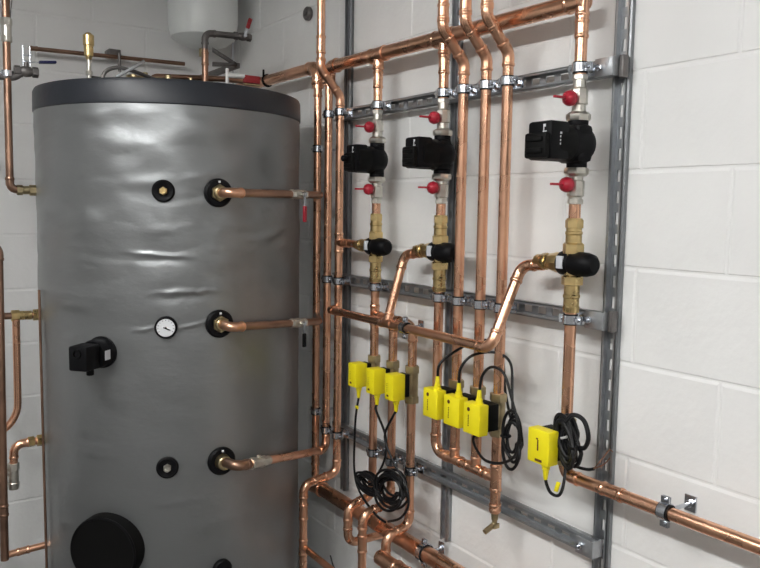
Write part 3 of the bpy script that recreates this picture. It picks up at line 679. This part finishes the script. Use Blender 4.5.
# pipes and cable lying on the lid
run('old copper pipe lying across the back of the tank lid', [(-.60, -.62, ZR1), (-.585, -.62, 2.068), (-.30, -.62, 2.088), (-.14, -.58, 2.094)], r=.011, m='copper_old', elbows=False)
tag(MB().tube(smooth_path([(-.86, -1.0, ZR1), (-.845, -1.0, 2.005), (-.81, -1.0, 2.022), (-.77, -1.0, 2.018), (-.70, -.98, 2.005), (-.60, -.96, ZR1 + .008)]), .006, 8).build('flexible_hose', 'steel_dark'), 'dark flexible hose looped on the tank lid', 'hose')
tag(MB().box((-.775, -1.02, 2.018), (.105, .010, .010), [V((.105, 0, .07)), V((0, 1, 0)), V((-.07, 0, .105))], bev=.002).build('strap', 'galv'), 'pale metal strap leaning on the tank lid', 'strap')
b = MB()
for k in range(7): b.cyl((-.74 + .038 * k, -.93, ZR1 + .001), (-.74 + .038 * k, -.93, ZR1 + .050 + .010 * (k % 2)), .011 - .002 * (k % 3), 8, ch=.002)
b.tube([(-.76, -.93, ZR1 + .038), (-.50, -.93, ZR1 + .042)], .010, 10)
tag(b.build('fittings_manifold', 'brass_dull'), 'low row of dull fittings on the middle of the tank lid', 'fittings')
t = thing('air_vent', 'brass automatic air vent standing on the tank lid', 'air vent', (-.845, -.80, ZR1))
MB().lathe((-.845, -.80, 2.07), UP, [(0, 0), (0, .008), (.010, .011), (.012, .0145), (.045, .0155), (.047, .0175), (.078, .0175), (.082, .012), (.086, .008), (.086, 0)], 16).build('vent_body', 'brass', t)
MB().cyl((-.845, -.80, ZR1), (-.845, -.80, 2.072), .007, 12).hexnut((-.845, -.80, 2.02), (-.845, -.80, 2.035), .011).build('stem', 'nickel', t)
MB().box((-.825, -.80, 2.016), (.034, .006, .007), bev=.002).build('lever', 'black', t)
# thin pipe along the back wall
run('thin copper pipe along the back wall above the tank', [(-.90, -.07, 2.217), (-.26, -.07, 2.228)], r=.0085, m='copper_old', sleeves=[((-.88, -.07, 2.2175), (1, 0, .017), .02)])
t = thing('pipe_clip', 'small grey clip holding the thin pipe to the back wall', 'pipe clip', (-.562, -.03, 2.21))
MB().box((-.562, -.036, 2.24), (.05, .07, .03), bev=.003).cyl((-.55, -.09, 2.16), (-.55, -.09, 2.235), .006, 8).build('clip_body', 'steel_dark', t)
# blue lever valve at the lid's left edge
t = ball_valve('grey ball valve with blue lever beside the tank lid', (-1.035, -.80, 2.012), (1, 0, 0), (1, 0, .10), 'blue', r=.015, L=.07, leverL=.085, side=(0, 0, 1), body='steel_dark')
b = MB()
for dx in (-.008, .012): b.cyl((-1.035 + dx, -.80, 2.03), (-1.035 + dx, -.80, 2.09), .0028, 8)
b.box((-1.033, -.80, 2.062), (.03, .006, .004)); b.build('stem_frame', 'chrome', t)
run('dark steel pipe reaching in to the blue lever valve', [(-1.30, 0, 1.983), (-1.30, -.80, 1.983), (-1.07, -.80, 1.990), (-1.05, -.80, 2.006)], r=.010, m='steel_dark', name='steel_pipe')

# ------------------------------------------------------------------ pipes at the far side of the tank
YL = -.80
t = run('tall copper pipe dropping beside the tank to its upper left union', [(-1.086, YL, 2.62), (-1.092, YL, 1.645), (-1.012, YL, 1.642)], r=.0115, R=.02, m='copper_old')
e = MB(); e.hexnut((-1.073, YL, 1.643), (-1.055, YL, 1.643), .016); e.cyl((-1.06, YL, 1.643), (-1.03, YL, 1.643), .013, 14); e.hexnut((-1.036, YL, 1.643), (-1.012, YL, 1.643), .017); e.build('tank_union', 'brass_dull', t)
e = MB(); e.hexnut((-1.088, YL, 2.145), (-1.088, YL, 2.168), .017); e.cyl((-1.088, YL, 2.10), (-1.088, YL, 2.16), .0145, 14); e.hexnut((-1.088, YL, 2.095), (-1.088, YL, 2.115), .016); e.build('inline_union', 'nickel', t)
e = MB()
for dx in (-.014, .014): e.tube([(-1.087 + dx, YL, 2.60), (-1.087 + dx, YL, 2.22), (-1.088 + dx * .6, YL, 2.165)], .004, 8)
e.build('braid_wires', 'steel_dark', t)
e = MB(); e.ring((-1.090, YL, 2.0), UP, .018, .0115, .018); e.cyl((-1.074, YL, 2.0), (-1.045, YL, 1.998), .005, 8); e.cyl((-1.14, YL, 2.0), (-1.106, YL, 2.0), .005, 8); e.build('clip', 'chrome', t)
t = run('copper pipe with brass fittings entering the tank side at mid height', [(-1.30, 0, 1.249), (-1.30, YL, 1.249), (-1.01, YL, 1.242)], r=.011, m='copper_old')
e = MB(); e.hexnut((-1.10, YL, 1.244), (-1.075, YL, 1.244), .018); e.cyl((-1.08, YL, 1.244), (-1.04, YL, 1.243), .0145, 14); e.hexnut((-1.036, YL, 1.243), (-1.011, YL, 1.243), .018); e.build('tank_union', 'brass', t)
run('copper pipe bending away below the mid-height tank fitting', [(-1.086, YL, 1.235), (-1.089, YL, .885), (-1.34, YL, .815), (-1.34, 0, .815)], r=.0115, R=.10, m='copper', elbows=False)
run('dark copper riser at the photo edge left of the tank', [(-1.38, 0, 1.475), (-1.38, YL - .02, 1.475), (-1.132, YL - .02, 1.475), (-1.144, YL - .02, .455)], r=.0125, m='copper_old', sleeves=[((-1.142, YL - .02, .62), UP, .03)])
t = run('copper elbow pipe at the lower tank side', [(-1.012, YL, .827), (-1.104, YL, .825), (-1.106, YL, .76)], r=.0125, R=.03)
e = MB(); e.hexnut((-1.035, YL, .827), (-1.012, YL, .827), .019); e.hexnut((-1.062, YL, .827), (-1.042, YL, .827), .017); e.build('tank_union', 'brass', t)
t = thing('pump_union', 'dull nickel union valve below the lower tank elbow', 'valve', (-1.108, YL, .675))
e = MB().hexnut((-1.108, YL, .765), (-1.108, YL, .740), .019); e.cyl((-1.108, YL, .745), (-1.108, YL, .70), .0165, 16, ch=.002); e.lathe((-1.108, YL, .678), UP, [(0, 0), (0, .014), (.006, .017), (.022, .018), (.026, .015)], 16); e.build('union_body', 'nickel', t)
MB().tube(fillet([(-1.27, 0, .735), (-1.27, YL, .735), (-1.12, YL, .735)], .04)[0], .010, 14).build('side_pipe', 'nickel', t)
run('short copper pipe entering the tank side lowest of all', [(-1.015, YL, .468), (-1.135, YL, .462)], r=.011, sleeves=[((-1.085, YL, .4645), (1, 0, .05), .03)])
tag(MB().cyl((-1.026, -.86, 1.33), (-1.026, -.86, .0), .004, 12).build('thin_pipe', 'copper_old'), 'thin brown pipe hugging the tank side', 'pipe')

# ------------------------------------------------------------------ world, camera, colour
w = bpy.data.worlds.new('World'); scene.world = w; w.use_nodes = True
w.node_tree.nodes['Background'].inputs['Color'].default_value = (.05, .05, .055, 1)
cam = bpy.data.cameras.new('camera'); co = bpy.data.objects.new('camera', cam); COL.objects.link(co)
f, yaw, pit, rol = 776.04, .59229, .0963, .01493
F = V((math.sin(yaw) * math.cos(pit), math.cos(yaw) * math.cos(pit), -math.sin(pit)))
R0 = V((math.cos(yaw), -math.sin(yaw), 0)); U0 = R0.cross(F)
Rv = R0 * math.cos(rol) + U0 * math.sin(rol); Uv = -R0 * math.sin(rol) + U0 * math.cos(rol)
mt = Matrix((Rv, Uv, -F)).transposed().to_4x4(); mt.translation = V((-1.49324, -3.48365, 1.6))
co.matrix_world = mt
cam.sensor_width = 36; cam.lens = 36 * f / 760; cam.clip_start = .02
scene.camera = co
vs = scene.view_settings; vs.view_transform = 'Standard'; vs.look = 'None'; vs.gamma = 1; vs.use_curve_mapping = False
vs.exposure = 1.6
scene.cycles.max_bounces = 8
